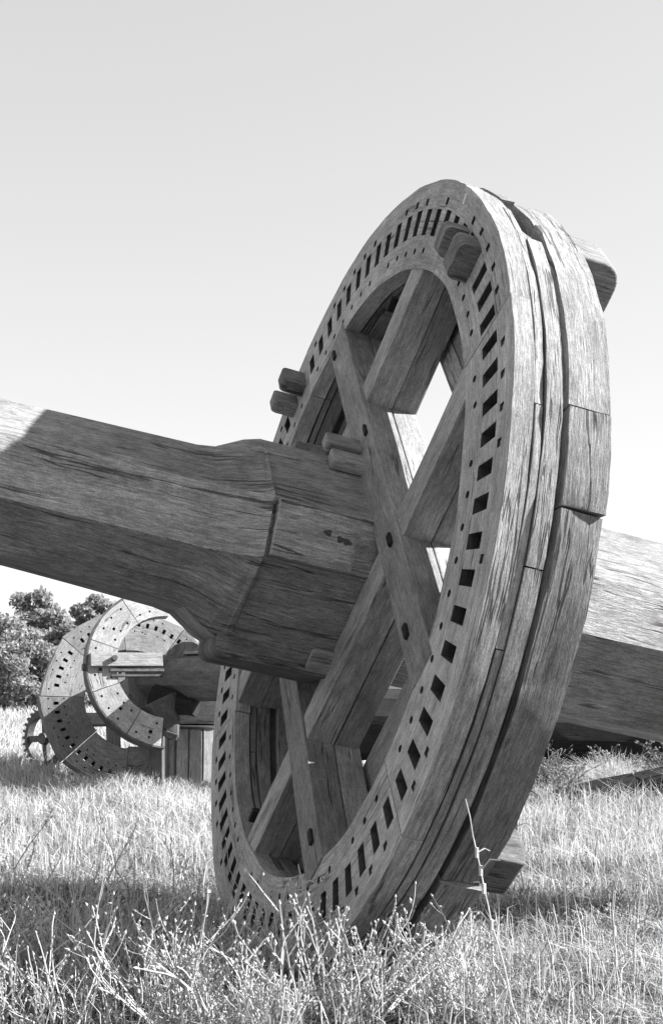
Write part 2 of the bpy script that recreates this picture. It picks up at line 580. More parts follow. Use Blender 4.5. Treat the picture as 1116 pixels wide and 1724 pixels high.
# recessed packing ring in the groove
jp = [0, 60, 120, 180, 240, 300, 360]
for i in range(6):
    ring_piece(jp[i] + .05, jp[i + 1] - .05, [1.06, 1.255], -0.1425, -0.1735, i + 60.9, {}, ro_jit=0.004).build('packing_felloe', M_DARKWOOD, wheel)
jointb = [-37.6, 10.3, 23.0, 58.0, 96.0, 134.0, 172.0, 210.0, 248.0, 286.0, 322.4]
for i in range(len(jointb) - 1):
    ro = RB + (-0.008, 0.004, 0.0, 0.003, 0.0, 0.0, -0.004, 0.003, 0, 0.004, 0.0)[i]
    gap = 0.22 if i in (0, 1, 2) else 0.1
    ring_piece(jointb[i] + .1, jointb[i + 1] - gap, [1.02, 1.12, 1.22, ro], -0.174, -0.300, i + 80.4, {}, ro_jit=0.006,
               cut0=0.5, cut1=0.5).build('back_felloe', M_BACK, wheel)

# straight boards closing the back, leaving a square opening round the shaft
def chord_board(k, o0, o1, z0, z1, seed, tmax=None):
    c = Vector((math.cos(R(55.4 + 90 * k)), math.sin(R(55.4 + 90 * k)), 0))
    t = Vector((-c.y, c.x, 0))
    ra = 1.04
    def lim(o):
        return math.sqrt(max(ra * ra - o * o, 0.0))
    if k % 2:
        e0, e1 = min(lim(o0), 0.655), min(lim(o1), 0.655)
    else:
        e0, e1 = lim(o0), lim(o1)
    mb = MB()
    n = 10
    def pt(o, x, z):
        return c * (o + nz(x * 3, o * 5, seed, 0.004)) + t * x + Vector((0, Y0, z))
    for i in range(n):
        hi = 1.0 if tmax is None else tmax
        f0, f1 = i / n * (1 + hi) - 1, (i + 1) / n * (1 + hi) - 1
        a, b, c_, d = (o0, f0 * e0), (o0, f1 * e0), (o1, f1 * e1), (o1, f0 * e1)
        for z in (z0, z1):
            mb.face([pt(*p_, z) for p_ in (a, b, c_, d)], [(p_[1] + seed, p_[0]) for p_ in (a, b, c_, d)])
        for p_, q_ in ((a, b), (d, c_)):
            mb.face([pt(*p_, z0), pt(*q_, z0), pt(*q_, z1), pt(*p_, z1)], [(p_[1] + seed, 2), (q_[1] + seed, 2), (q_[1] + seed, 2.1), (p_[1] + seed, 2.1)])
    for f in (-1, 1.0 if tmax is None else tmax):
        mb.face([pt(o0, f * e0, z0), pt(o1, f * e1, z0), pt(o1, f * e1, z1), pt(o0, f * e0, z1)], [(0, 0), (0, .1), (.1, .1), (.1, 0)])
    return mb.build('back_board', M_ARM, wheel)
for k in range(4):
    cuts = [0.645, 0.742, 0.86, 1.0] if k != 3 else [0.47, 0.645, 0.742, 0.86, 1.0]  # the extra inner board on one side is added to block sun from an arm
    for j in range(len(cuts) - 1):
        chord_board(k, cuts[j] + 0.003, cuts[j + 1] - 0.003, -0.212 - 0.003 * (k % 2) - 0.002 * j, -0.292 - 0.002 * (k % 2), 100 + k * 3.3 + j, tmax=(0.08 if (k == 3 and j == 0) else None))

# arms: four deep timbers clasping the shaft
NA = Vector((math.cos(R(55.4)), math.sin(R(55.4)), 0))
DA = Vector((-NA.y, NA.x, 0))
def arm(nrm, dirv, off, width, zf, depth, seed, lam=True, rend=1.068):
    L = math.sqrt(rend ** 2 - abs(off) ** 2) * 2
    c = nrm * off + Vector((0, Y0, 0))
    mb = MB()
    d1 = depth * 0.52
    beam(mb, c + Vector((0, 0, zf - d1 / 2)), dirv, nrm, (0, 0, 1), L, width, d1, 14, 0.0035, seed)
    a = mb.build('arm', M_ARM, wheel, bevel=0.005)
    mb = MB()
    d2 = depth - d1 - 0.003
    beam(mb, c + Vector((0, 0, zf - d1 - 0.003 - d2 / 2)), dirv, nrm, (0, 0, 1), L - 0.02, width - 0.004, d2, 14, 0.0035, seed + 0.6)
    mb.build('backing_plank', M_ARM, a, bevel=0.005)
    return a
arm(NA, DA, 0.378, 0.140, 0.005, 0.200, 3.1)
arm(NA, DA, -0.468, 0.140, 0.004, 0.200, 5.2)
arm(DA, NA, 0.432, 0.108, -0.006, 0.186, 7.3)
arm(DA, NA, -0.380, 0.118, -0.006, 0.186, 9.4)

# near-black plugs standing in for the shade of open mortise holes in the arms
for ux, vy, zz in ((-0.02, 0.93, 0.004), (0.86, -0.16, 0.012), (-0.28, -0.915, 0.004), (0.44, -0.84, 0.012), (-0.56, 0.80, 0.012), (0.05, 0.47, 0.012), (0.55, 0.10, 0.012)):
    mb = MB()
    dd = DA if abs(NA.x * ux + NA.y * vy) < 0.6 and abs(abs(NA.x * ux + NA.y * vy) - 0.42) < 0.09 else NA
    beam(mb, Vector((ux, vy + Y0, zz - 0.012)), dd, dd.cross(Vector((0, 0, 1))), (0, 0, 1), 0.055, 0.022, 0.03, 2, 0.003, ux * 9)
    mb.build('dark_hole_mark', M_BLACK, wheel, bevel=0.004)

# ------------------------------------------------------------------ the shaft
def shaft_section(D, hw, z, shift, seed, jit=0.004):
    pts = []
    for k in range(4):
        c = Vector((math.cos(R(10.4 + 90 * k)), math.sin(R(10.4 + 90 * k)), 0))
        t = Vector((-c.y, c.x, 0))
        d_ = D[k] if isinstance(D, (list, tuple)) else D
        for s in (-1, 1):
            p = c * d_ + t * (s * hw)
            p += noise.noise_vector(Vector((z * 2.1, k * 3 + s, seed))) * jit
            pts.append(p + Vector((0, Y0 + shift, z)))
    return pts

def shaft_part(name, stations, mat, seed, parent, cap=(True, True)):
    mb = MB()
    # stations: (z, D, hw, shift); densify
    dense = []
    for a, b in zip(stations[:-1], stations[1:]):
        n = max(1, int(abs(b[0] - a[0]) / 0.09))
        for i in range(n):
            t = i / n
            f = [a[0] + (b[0] - a[0]) * t]
            Da = a[1] if isinstance(a[1], (list, tuple)) else [a[1]] * 4
            Db = b[1] if isinstance(b[1], (list, tuple)) else [b[1]] * 4
            f.append([x + (y - x) * t for x, y in zip(Da, Db)])
            f += [a[2] + (b[2] - a[2]) * t, a[3] + (b[3] - a[3]) * t]
            dense.append(f)
    last = stations[-1]
    dense.append([last[0], (last[1] if isinstance(last[1], (list, tuple)) else [last[1]] * 4), last[2], last[3]])
    secs = [shaft_section(d[1], d[2], d[0], d[3], seed) for d in dense]
    for i in range(len(secs) - 1):
        a, b = secs[i], secs[i + 1]
        za, zb = dense[i][0], dense[i + 1][0]
        acc = 0.0
        for k in range(8):
            k2 = (k + 1) % 8
            w = (a[k2] - a[k]).length
            w2 = (b[k2] - b[k]).length
            # fixed offsets per facet keep the grain running straight
            o = k * 1.31
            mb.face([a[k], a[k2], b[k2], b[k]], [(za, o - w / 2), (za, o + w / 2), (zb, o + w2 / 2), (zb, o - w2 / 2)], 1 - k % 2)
    for s, c in ((0, cap[0]), (-1, cap[1])):
        if c:
            mb.face(secs[s], [(p.x, p.y * 0.2) for p in secs[s]])
    return mb.build(name, mat, parent, bevel=0.009, flat=True, mat2=M_SHAFT_LIT)

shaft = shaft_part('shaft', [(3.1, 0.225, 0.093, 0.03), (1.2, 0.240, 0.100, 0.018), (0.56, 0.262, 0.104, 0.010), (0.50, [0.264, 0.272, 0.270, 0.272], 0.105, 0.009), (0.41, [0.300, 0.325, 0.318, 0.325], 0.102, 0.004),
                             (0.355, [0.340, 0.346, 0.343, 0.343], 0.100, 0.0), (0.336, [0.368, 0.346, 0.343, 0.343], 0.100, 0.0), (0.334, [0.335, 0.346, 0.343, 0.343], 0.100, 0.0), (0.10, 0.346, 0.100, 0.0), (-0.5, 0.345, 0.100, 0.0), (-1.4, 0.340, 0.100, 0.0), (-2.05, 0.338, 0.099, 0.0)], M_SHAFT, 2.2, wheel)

def corner_dirs(k):
    c = Vector((math.cos(R(10.4 + 90 * k)), math.sin(R(10.4 + 90 * k)), 0))
    return c, Vector((-c.y, c.x, 0))
# proud block on the near chamfer with bolt holes, and the rounded block below
c0, t0_ = corner_dirs(0)
mb = MB()
beam(mb, c0 * 0.356 + Vector((0, Y0, 0.085)), (0, 0, 1), t0_, c0, 0.47, 0.190, 0.05, 6, 0.006, 11.0)
blk = mb.build('corner_block', M_SHAFT_LIT, shaft, bevel=0.006)
mb = MB()
beam(mb, c0 * 0.366 + t0_ * -0.035 + Vector((0, Y0, -0.02)), (0, 0, 1), t0_, c0, 0.16, 0.10, 0.05, 3, 0.006, 12.0)
mb.build('corner_block', M_SHAFT, shaft, bevel=0.005)
for (dz, dt) in ((0.150, 0.018), (0.105, 0.006), (0.082, 0.002)):  # flat dark discs in place of the open bolt holes
    mb = MB()
    ctr = c0 * 0.3815 + t0_ * dt + Vector((0, Y0, dz))
    pts = []
    for e in range(10):
        a_ = e * 2 * math.pi / 10
        rr = 0.011 * (1 + 0.25 * math.sin(3 * a_ + dz * 50))
        pts.append((math.cos(a_) * rr * 1.3, math.sin(a_) * rr))
    f = [ctr + Vector((0, 0, x)) + t0_ * y for x, y in pts]
    b = [p - c0 * 0.012 for p in f]
    mb.face(f, [(0, 0)] * 10)
    for e in range(10):
        mb.face([f[e], f[(e + 1) % 10], b[(e + 1) % 10], b[e]], [(0, 0)] * 4)
    mb.build('bolt_or_hole_disc', M_IRON, shaft)

def rounded_block(name, ctr, axL, axW, axT, L, W, T, round_r, mat, seed, bevel=0.004, ends=(1, 1)):
    """Block whose L-W outline has rounded corners on the chosen ends."""
    out = []
    def arc(cx, cy, a0, a1):
        for e in range(6):
            a_ = R(a0 + (a1 - a0) * e / 5)
            out.append((cx + round_r * math.cos(a_), cy + round_r * math.sin(a_)))
    hl, hw = L / 2, W / 2
    if ends[1]:
        arc(hl - round_r, -hw + round_r, -90, 0); arc(hl - round_r, hw - round_r, 0, 90)
    else:
        out += [(hl, -hw), (hl, hw)]
    if ends[0]:
        arc(-hl + round_r, hw - round_r, 90, 180); arc(-hl + round_r, -hw + round_r, 180, 270)
    else:
        out += [(-hl, hw), (-hl, -hw)]
    ctr, axL, axW, axT = Vector(ctr), Vector(axL).normalized(), Vector(axW).normalized(), Vector(axT).normalized()
    mb = MB()
    def pt(p, s):
        j = noise.noise_vector(Vector((p[0] * 9 + seed, p[1] * 9, s))) * 0.002
        return ctr + axL * p[0] + axW * p[1] + axT * (s * T / 2) + j
    f = [pt(p, 1) for p in out]
    b = [pt(p, -1) for p in out]
    uvs = [(p[0] + seed, p[1]) for p in out]
    mb.face(f, uvs)
    mb.face(list(reversed(b)), [(u + .7, v) for u, v in reversed(uvs)])
    n = len(out)
    acc = 0
    for e in range(n):
        e2 = (e + 1) % n
        d = math.hypot(out[e2][0] - out[e][0], out[e2][1] - out[e][1])
        mb.face([f[e], b[e], b[e2], f[e2]], [(seed + acc, 0), (seed + acc, T), (seed + acc + d, T), (seed + acc + d, 0)])
        acc += d
    return mb.build(name, mat, None, bevel=bevel)

def wblock(name, *a, parent=wheel, **k):
    o = rounded_block(name, *a, **k)
    o.parent = parent
    return o

c3, t3 = corner_dirs(3)        # bottom corner
wblock('bottom_block', c3 * 0.352 + Vector((0, Y0, 0.165)), (0, 0, 1), c3, t3, 0.43, 0.085, 0.235, 0.038, M_SHAFT, 14.2, bevel=0.008, parent=shaft)
c1, t1_ = corner_dirs(1)
wblock('top_block', c1 * 0.350 + Vector((0, Y0, 0.06)), (0, 0, 1), c1, t1_, 0.34, 0.05, 0.19, 0.02, M_SHAFT, 16.2, bevel=0.008, parent=shaft)

# wedges driven between shaft and arms
def wedge(off_n, nrm, dirv, along, wz, w, t, l, seed, mat=M_ARM):
    c = nrm * off_n + dirv * along + Vector((0, Y0, wz))
    return wblock('wedge', c, (0, 0, 1), dirv, nrm, l, w, t, 0.016, mat, seed, ends=(0, 1), bevel=0.006)
wedge(0.342, NA, DA, 0.215, 0.02, 0.075, 0.045, 0.22, 21)
wedge(0.338, NA, DA, 0.120, 0.00, 0.080, 0.040, 0.24, 22)
wedge(-0.360, NA, DA, 0.14, 0.01, 0.085, 0.055, 0.22, 24)
wedge(-0.358, NA, DA, -0.02, 0.03, 0.100, 0.060, 0.20, 25, M_DARKWOOD)
wedge(0.350, DA, NA, 0.05, 0.0, 0.09, 0.05, 0.20, 26)
wedge(-0.342, DA, NA, -0.15, -0.01, 0.09, 0.02, 0.16, 27)

# surviving cogs: pairs of blocks standing out of the face
def cog(idx, seed, w=0.056, h=0.105, l=0.095, r=1.205, tilt=0.0, mat=M_SHAFT):
    th = SLOT0 - idx * PITCHA
    er = Vector((math.cos(R(th)), math.sin(R(th)), 0))
    et = Vector((-er.y, er.x, 0))
    ctr = P(r, th, l / 2 - 0.03)
    ax = (Vector((0, 0, 1)) + er * tilt).normalized()
    o = wblock('cog', ctr, ax, er, et, l + 0.06, h, w, 0.022, mat, seed, ends=(0, 1), bevel=0.003)
    return o
cog(-1.1, 31); cog(-2.15, 32)
cog(16.3, 33, w=0.060, h=0.100, l=0.075, r=1.185); cog(17.75, 34, w=0.085, h=0.120, l=0.070, r=1.190)
# pegs
for th, r in ((66.2, 1.30),):
    mb = MB()
    beam(mb, P(r, th, 0.0), (0.3, 1, 0), (1, -0.3, 0), (0, 0, 1), 0.035, 0.008, 0.01, 2, 0.0, 3)
    mb.build('metal_clip', plain('bright_metal', 0.75, 0.4, 0.1), wheel)

# brake block and board left on the back of the wheel
th = 55.5
er = Vector((math.cos(R(th)), math.sin(R(th)), 0)); et = Vector((-er.y, er.x, 0))
wblock('back_cog', P(1.215, th, -0.365), (0, 0, -1), er, et, 0.16, 0.21, 0.17, 0.07, M_MIDW, 36, ends=(0, 1), bevel=0.012)
th = -38.0
er = Vector((math.cos(R(th)), math.sin(R(th)), 0)); et = Vector((-er.y, er.x, 0))
wblock('back_cog', P(1.185, th, -0.360), (0, 0, -1), er, et, 0.14, 0.13, 0.14, 0.02, M_DARKWOOD, 37, ends=(0, 1), bevel=0.006)

# ------------------------------------------------------------------ the second mill behind
def pw(px, py, Y):
    """world point seen at photo pixel (px, py) at depth Y (used to place far things)"""
    d = Vector(((px - 558) / 2424.5, (py - 862) / 2424.5, 1.0))
    w = c2w(d)
    return Vector((w.x / w.y * Y, Y, CAM_H + w.z / w.y * Y))

A2 = Vector((0.36, -0.90, 0.24)).normalized()
G1C = pw(225, 1176, 12.0)
U2 = Vector((0, 0, 1)).cross(A2).normalized()
V2 = A2.cross(U2).normalized()
mill2 = empty('fallen_mill_wheel', (G1C.x, G1C.y, 0))
tag(mill2, 'pale wooden cog wheel with a pegged front ring, half in shade behind the big shaft', 'mill wheel')
ORG = Vector((G1C.x, G1C.y, 0))

def Q(r, th, z):
    return G1C - ORG + U2 * (r * math.cos(R(th))) + V2 * (r * math.sin(R(th))) + A2 * z

def ring2(th0, th1, ra, rb, z0, z1, holes, seed, name, mat, straight=True):
    """Felloe of the far wheel with square and round holes cut in its face (z0 front, z1 back)."""
    mb = MB()
    bnd = sorted(set([th0, th1] + [b for h in holes for b in (h[0] - h[2], h[0] + h[2]) if th0 < b < th1]))
    rws = sorted(set([ra, rb] + [b for h in holes for b in (h[1] - h[3], h[1] + h[3])]))
    mid = (th0 + th1) / 2
    hs = (th1 - th0) / 2
    def q(r, th, z):
        rr = r
        if straight and r >= rb - 1e-6:
            rr = rb * (math.cos(R(hs)) / math.cos(R(th - mid)) * 0.5 + 0.5)
        return Q(rr + nz(th * .2, r * 3, seed, 0.003), th, z)
    def is_hole(tm, rm):
        for h in holes:
            if abs(tm - h[0]) < h[2] and abs(rm - h[1]) < h[3]:
                return True
        return False
    for c in range(len(bnd) - 1):
        t0, t1 = bnd[c], bnd[c + 1]
        if t1 - t0 < 1e-4:
            continue
        for j in range(len(rws) - 1):
            r0, r1 = rws[j], rws[j + 1]
            if r1 - r0 < 1e-5:
                continue
            uv = [(R(t0) + seed, r0), (R(t0) + seed, r1), (R(t1) + seed, r1), (R(t1) + seed, r0)]
            if not is_hole((t0 + t1) / 2, (r0 + r1) / 2):
                for z in (z0, z1):
                    mb.face([q(r0, t0, z), q(r1, t0, z), q(r1, t1, z), q(r0, t1, z)], uv)
            else:
                cs = [(r0, t0), (r1, t0), (r1, t1), (r0, t1)]
                nb = [is_hole(t0 - .01, (r0 + r1) / 2), is_hole((t0 + t1) / 2, r1 + 1e-4), is_hole(t1 + .01, (r0 + r1) / 2), is_hole((t0 + t1) / 2, r0 - 1e-4)]
                for e in range(4):
                    if nb[e]:
                        continue
                    e2 = (e + 1) % 4
                    mb.face([q(*cs[e], z0), q(*cs[e2], z0), q(*cs[e2], z1), q(*cs[e], z1)], [(0, 0), (.03, 0), (.03, .06), (0, .06)], 1)
        for r_ in (ra, rb):
            mb.face([q(r_, t0, z0), q(r_, t1, z0), q(r_, t1, z1), q(r_, t0, z1)], [(R(t0) + seed, 3), (R(t1) + seed, 3), (R(t1) + seed, 3 + z0 - z1), (R(t0) + seed, 3 + z0 - z1)])
    for te in (th0, th1):
        for j in range(len(rws) - 1):
            mb.face([q(rws[j], te, z0), q(rws[j + 1], te, z0), q(rws[j + 1], te, z1), q(rws[j], te, z1)], [(0, rws[j]), (0, rws[j + 1]), (.1, rws[j + 1]), (.1, rws[j])])
    return mb.build(name, mat, mill2, mat2=M_MORT)

SP = 360 / 54
jt = [12, 52, 96, 138, 178, 220, 262, 304, 348, 372]
for i in range(len(jt) - 1):
    hs_ = []
    k = 0
    while k * SP < 400:
        th = k * SP + 3
        if jt[i] + 2 < th < jt[i + 1] - 2:
            hs_.append((th, 0.640, 1.15, 0.021))
        th2 = th + SP / 2
        if jt[i] + 1.5 < th2 < jt[i + 1] - 1.5:
            if k % 5:
                hs_.append((th2, 0.575, 0.55, 0.0065))
            if k % 4:
                hs_.append((th2, 0.702, 0.5, 0.0065))
        k += 1
    ring2(jt[i] + .25, jt[i + 1] - .25, 0.40 + 0.01 * (i % 3), 0.775 - 0.012 * (i % 2), 0.0, -0.13, hs_, i * 2.1, 'felloe', M_MIDW)
# arms of the far wheel
for off in (-0.16, 0.16):
    for d, n_ in ((U2, V2), (V2, U2)):
        mb = MB()
        beam(mb, G1C - ORG + n_ * off + A2 * (-0.06 if d is U2 else -0.085), d, n_, A2, 1.05, 0.10, 0.09, 8, 0.003, off + 5)
        mb.build('arm', M_MIDW, mill2, bevel=0.004)
# front ring: only the left half survives, pegged all over
G2OFF = (pw(283, 1122, 11.2) - G1C)
zr = G2OFF.dot(A2)
lat = G2OFF - A2 * zr
def ring2f(th0, th1, seed, name='pegged_segment'):
    global G1C
    keep = G1C
    G1C = keep + lat
    hs_ = []
    th = th0 + 5
    r2 = random.Random(int(seed * 10))
    while th < th1 - 3:
        hs_.append((th, 0.575, 0.85, 0.008))
        if r2.random() < 0.8:
            hs_.append((th + 4, 0.455, 0.95, 0.008))
        th += 10.5
    sq = (th0 + th1) / 2 + 3
    hs_.append((sq, 0.53, 1.5, 0.014)) if int(seed) % 2 else hs_.append((sq, 0.505, 1.3, 0.011))
    o = ring2(th0, th1, 0.405, 0.625, zr, zr - 0.09, hs_, seed, name, M_PALE, straight=False)
    G1C = keep
    return o
for i, (a_, b_) in enumerate(((86, 122), (122.6, 160), (160.6, 198), (198.6, 236), (236.6, 262))):
    ring2f(a_, b_, 7.0 + i)
# iron tyre on the pegged ring
mb = MB()
cc = G1C + lat - ORG
for i in range(44):
    ta, tb = 84 + i * 4.1, 84 + (i + 1) * 4.1
    def tp(r, t, z):
        return cc + U2 * (r * math.cos(R(t))) + V2 * (r * math.sin(R(t))) + A2 * z
    for (r0, r1, z0, z1) in ((0.628, 0.640, zr + .008, zr + .008), (0.640, 0.640, zr + .008, zr - .105), (0.640, 0.628, zr - .105, zr - .105), (0.628, 0.628, zr - .105, zr + .008)):
        mb.face([tp(r0, ta, z0), tp(r1, ta, z1), tp(r1, tb, z1), tp(r0, tb, z0)], [(0, 0)] * 4)
mb.build('iron_tyre', M_IRON, mill2)
# spoke planks of the pegged ring with a long bolt
def at2(u, v, z):
    return cc + U2 * u + V2 * v + A2 * z
mb = MB(); beam(mb, at2(-0.33, 0.045, zr + 0.02), U2, V2, A2, 0.56, 0.105, 0.05, 4, 0.002, 3.3)
mb.build('spoke', M_PALE, mill2, bevel=0.004)
mb = MB(); beam(mb, at2(-0.25, -0.035, zr + 0.015), U2, V2, A2, 0.42, 0.022, 0.03, 3, 0.001, 4.3)
mb.build('iron_strap', M_IRON, mill2, bevel=0.002)
mb = MB(); beam(mb, at2(-0.25, -0.075, zr + 0.005), U2, V2, A2, 0.40, 0.016, 0.03, 3, 0.001, 4.9)
mb.build('iron_strap', M_IRON, mill2, bevel=0.002)
mb = MB()
def disc_rod(mb, p0, p1, r, n=10):
    p0, p1 = Vector(p0), Vector(p1)
    ax = (p1 - p0).normalized()
    s = ax.orthogonal().normalized(); t = ax.cross(s)
    A = [p0 + (s * math.cos(i * 2 * math.pi / n) + t * math.sin(i * 2 * math.pi / n)) * r for i in range(n)]
    B = [p + (p1 - p0) for p in A]
    mb.face(A, [(0, 0)] * n); mb.face(B, [(0, 0)] * n)
    for i in range(n):
        j = (i + 1) % n
        mb.face([A[i], A[j], B[j], B[i]], [(0, i / n * .1), (0, (i + 1) / n * .1), ((p1 - p0).length, (i + 1) / n * .1), ((p1 - p0).length, i / n * .1)])
disc_rod(mb, at2(-0.66, 0.0, zr - .03), at2(-0.52, 0.0, zr - .03), 0.028)
disc_rod(mb, at2(-0.52, 0.0, zr - .03), at2(-0.05, -0.02, zr - .03), 0.012)
mb.build('iron_pin', M_IRON, mill2)
mb = MB(); disc_rod(mb, at2(-0.43, 0.05, zr + .04), at2(-0.43, 0.05, zr + .08), 0.022, 8)
mb.build('bolt_or_hole_disc', M_IRON, mill2)
# shaft of the far wheel, running towards the camera and up
mb = MB()
def oct_rod(mb, p0, p1, r0, r1, n=8, seg=6, jit=0.006, seed=0.0):
    p0, p1 = Vector(p0), Vector(p1)
    ax = (p1 - p0).normalized()
    s = ax.cross(Vector((0, 0, 1))).normalized(); t = s.cross(ax)
    rings = []
    L = (p1 - p0).length
    for i in range(seg + 1):
        f = i / seg
        rr = r0 + (r1 - r0) * f
        rings.append([p0 + ax * (L * f) + (s * math.cos((k + .5) * 2 * math.pi / n) + t * math.sin((k + .5) * 2 * math.pi / n)) * rr
                      + noise.noise_vector(Vector((f * 4, k * 2.0, seed))) * jit for k in range(n)])
    w = 2 * math.pi * r0 / n
    for i in range(seg):
        for k in range(n):
            k2 = (k + 1) % n
            mb.face([rings[i][k], rings[i][k2], rings[i + 1][k2], rings[i + 1][k]],
                    [(i / seg * L, k * w), (i / seg * L, (k + 1) * w), ((i + 1) / seg * L, (k + 1) * w), ((i + 1) / seg * L, k * w)])
    mb.face(rings[0], [(0.1, k * .05) for k in range(n)]); mb.face(rings[-1], [(0.1, k * .05) for k in range(n)])
oct_rod(mb, Q(0, 0, -0.5), Q(0, 0, 0.35) + lat * 0.6, 0.17, 0.17, seed=4)
mb.build('shaft', M_MIDW, mill2, bevel=0.004)

# heavy dark beam lying in front of the far wheel
Yb = 11.3
pb0, pb1 = pw(243, 1140, 11.9), pw(430, 1143, 10.6)
beam_o = empty('bearing_beam', (pw(262, 1300, Yb).x, Yb, 0))
tag(beam_o, 'dark heavy log beam propped on a short post, in front of the pale far wheel', 'beam')
OB = Vector(beam_o.location)
mb = MB(); oct_rod(mb, pb0 - OB, pb1 - OB, 0.185, 0.172, n=10, seg=8, jit=0.012, seed=9)
mb.build('log', M_DARKWOOD, beam_o, bevel=0.006, smooth=False)
mb = MB(); beam(mb, (pb0 + pb1) / 2 - OB + Vector((0.06, 0, 0.195)), pb1 - pb0, (0, 1, 0), (0, 0, 1), 0.85, 0.26, 0.022, 5, 0.004, 2)
mb.build('capping_board', M_PALE, beam_o, bevel=0.003)
pp = pw(264, 1250, Yb)
mb = MB(); beam(mb, Vector((pp.x, Yb, 0.33)) - OB, (0, 0, 1), (1, 0, 0), (0, 1, 0), 0.72, 0.11, 0.13, 5, 0.006, 5)
mb.build('post', M_DARKWOOD, beam_o, bevel=0.005)
# sagging cradle under the beam
mb = MB(); oct_rod(mb, pw(258, 1178, Yb) - OB, pw(330, 1186, Yb - .1) - OB, 0.12, 0.09, n=9, seg=5, jit=0.03, seed=12)
mb.build('cradle', M_BLACK, beam_o, bevel=0.006)
mb = MB(); oct_rod(mb, pw(268, 1180, Yb - .08) - OB, pw(294, 1243, Yb - .1) - OB, 0.17, 0.05, n=9, seg=5, jit=0.03, seed=14)
mb.build('brace', M_DARKWOOD, beam_o, bevel=0.006)
mb = MB(); beam(mb, pw(232, 1215, Yb + .1) - OB, (0.55, -0.1, -0.4), (0.4, 0, 0.55), (0, 1, 0), 0.42, 0.16, 0.22, 5, 0.015, 8)
mb.build('brace', M_BLACK, beam_o, bevel=0.008)
mb = MB(); beam(mb, pw(284, 1236, Yb - .14) - OB, (1, 0, -0.35), (0, 1, 0), (0.35, 0, 1), 0.15, 0.1, 0.045, 3, 0.004, 3)
mb.build('iron_shoe', M_IRON, beam_o, bevel=0.004)
for dx, hh in ((338, 0.34), (347, 0.32)):
    mb = MB(); p_ = pw(dx, 1090, Yb); beam(mb, Vector((p_.x, Yb, p_.z + 0.03)) - OB, (0.08, 0, 1), (1, 0, 0), (0, 1, 0), hh, 0.028, 0.06, 3, 0.002, dx)
    mb.build('upright_strip', M_PALE, beam_o, bevel=0.002)
mb = MB()
hp = pw(318, 1098, Yb + .15)
oct_rod(mb, hp - OB + Vector((0, .25, -0.10)), hp - OB + Vector((0, -.1, -0.10)), 0.185, 0.185, n=16, seg=2, jit=0.004, seed=3)
mb.build('hub_drum', M_DARKWOOD, beam_o, bevel=0.004)

# staved drum behind the post
Yd = 11.85
dc = pw(335, 1265, Yd)
drum = empty('staved_drum', (dc.x, Yd, 0))
tag(drum, 'pale staved wooden drum under a slab, seen between the post and the big wheel', 'drum')
r_d = 0.27
for i in range(16):
    a_ = i * 22.5
    mb = MB()
    e = Vector((math.cos(R(a_)), math.sin(R(a_)), 0)); t = Vector((-e.y, e.x, 0))
    beam(mb, e * r_d + Vector((0, 0, 0.22)), (0, 0, 1), t, e, 0.46, 0.098 if i % 5 else 0.06, 0.03, 3, 0.002, i * 1.3)
    mb.build('stave', M_PALE, drum, bevel=0.003)
mb = MB(); disc_rod(mb, (0, 0, 0.0), (0, 0, 0.43), r_d - 0.02, 20)
mb.build('core', M_DARKWOOD, drum)
mb = MB(); disc_rod(mb, (0, 0, 0.452), (0, 0, 0.475), r_d + 0.03, 20)
mb.build('lid', M_DARKWOOD, drum, bevel=0.004)
sl = pw(345, 1203, Yd + 0.1)
mb = MB(); beam(mb, (0, 0, 0), (1, 0, 0), (0, 1, 0), (0, 0, 1), 0.95, 0.55, 0.26, 6, 0.012, 8)
slab = mb.build('timber_slab', M_PALE, None, bevel=0.01)
slab.location = (sl.x + 0.12, Yd + 0.1, 0.612)
tag(slab, 'pale weathered timber slab lying on the staved drum', 'timber')

# small iron gear left of the far wheel
Yg = 12.6
gc = pw(78, 1243, Yg)
gear = empty('iron_gear', (gc.x, Yg, 0))
tag(gear, 'small dark toothed iron gear standing in the grass, left of the pale far wheel', 'gear')
OG = Vector(gear.location)
gx, gzv, gy = Vector((0.80, -0.6, 0)).normalized(), Vector((0, 0, 1)), Vector((0.6, 0.80, 0)).normalized()
gcl = gc - OG
ra, rb, th_ = 0.200, 0.235, 0.035
mb = MB()
n = 48
def gp(r, a, z):
    return gcl + gx * (r * math.cos(R(a))) + gzv * (r * math.sin(R(a))) + gy * z
for i in range(n):
    a0, a1 = i * 360 / n, (i + 1) * 360 / n
    for (r0, z0, r1, z1) in ((ra, th_, rb, th_), (rb, th_, rb, -th_), (rb, -th_, ra, -th_), (ra, -th_, ra, th_)):
        mb.face([gp(r0, a0, z0), gp(r1, a0, z1), gp(r1, a1, z1), gp(r0, a1, z0)], [(0, 0)] * 4)
mb.build('rim', M_IRON, gear)
for i in range(28):
    a0 = i * 360 / 28
    mb = MB()
    e = gx * math.cos(R(a0)) + gzv * math.sin(R(a0)); t = gx * -math.sin(R(a0)) + gzv * math.cos(R(a0))
    beam(mb, gcl + e * (rb + 0.014), e, t, gy, 0.040, 0.030, 0.066, 1, 0.0, i, taper=(1, 0.55, 1, 1))
    mb.build('tooth', M_IRON, gear)
for a0 in (4, 94, 184, 274):
    mb = MB()
    e = gx * math.cos(R(a0)) + gzv * math.sin(R(a0)); t = gx * -math.sin(R(a0)) + gzv * math.cos(R(a0))
    beam(mb, gcl + e * 0.11, e, t, gy, 0.185, 0.055, 0.04, 2, 0.0, a0)
    mb.build('spoke', M_IRON, gear)
mb = MB(); disc_rod(mb, gcl - gy * 0.05, gcl + gy * 0.05, 0.05, 14)
mb.build('hub', M_IRON, gear)

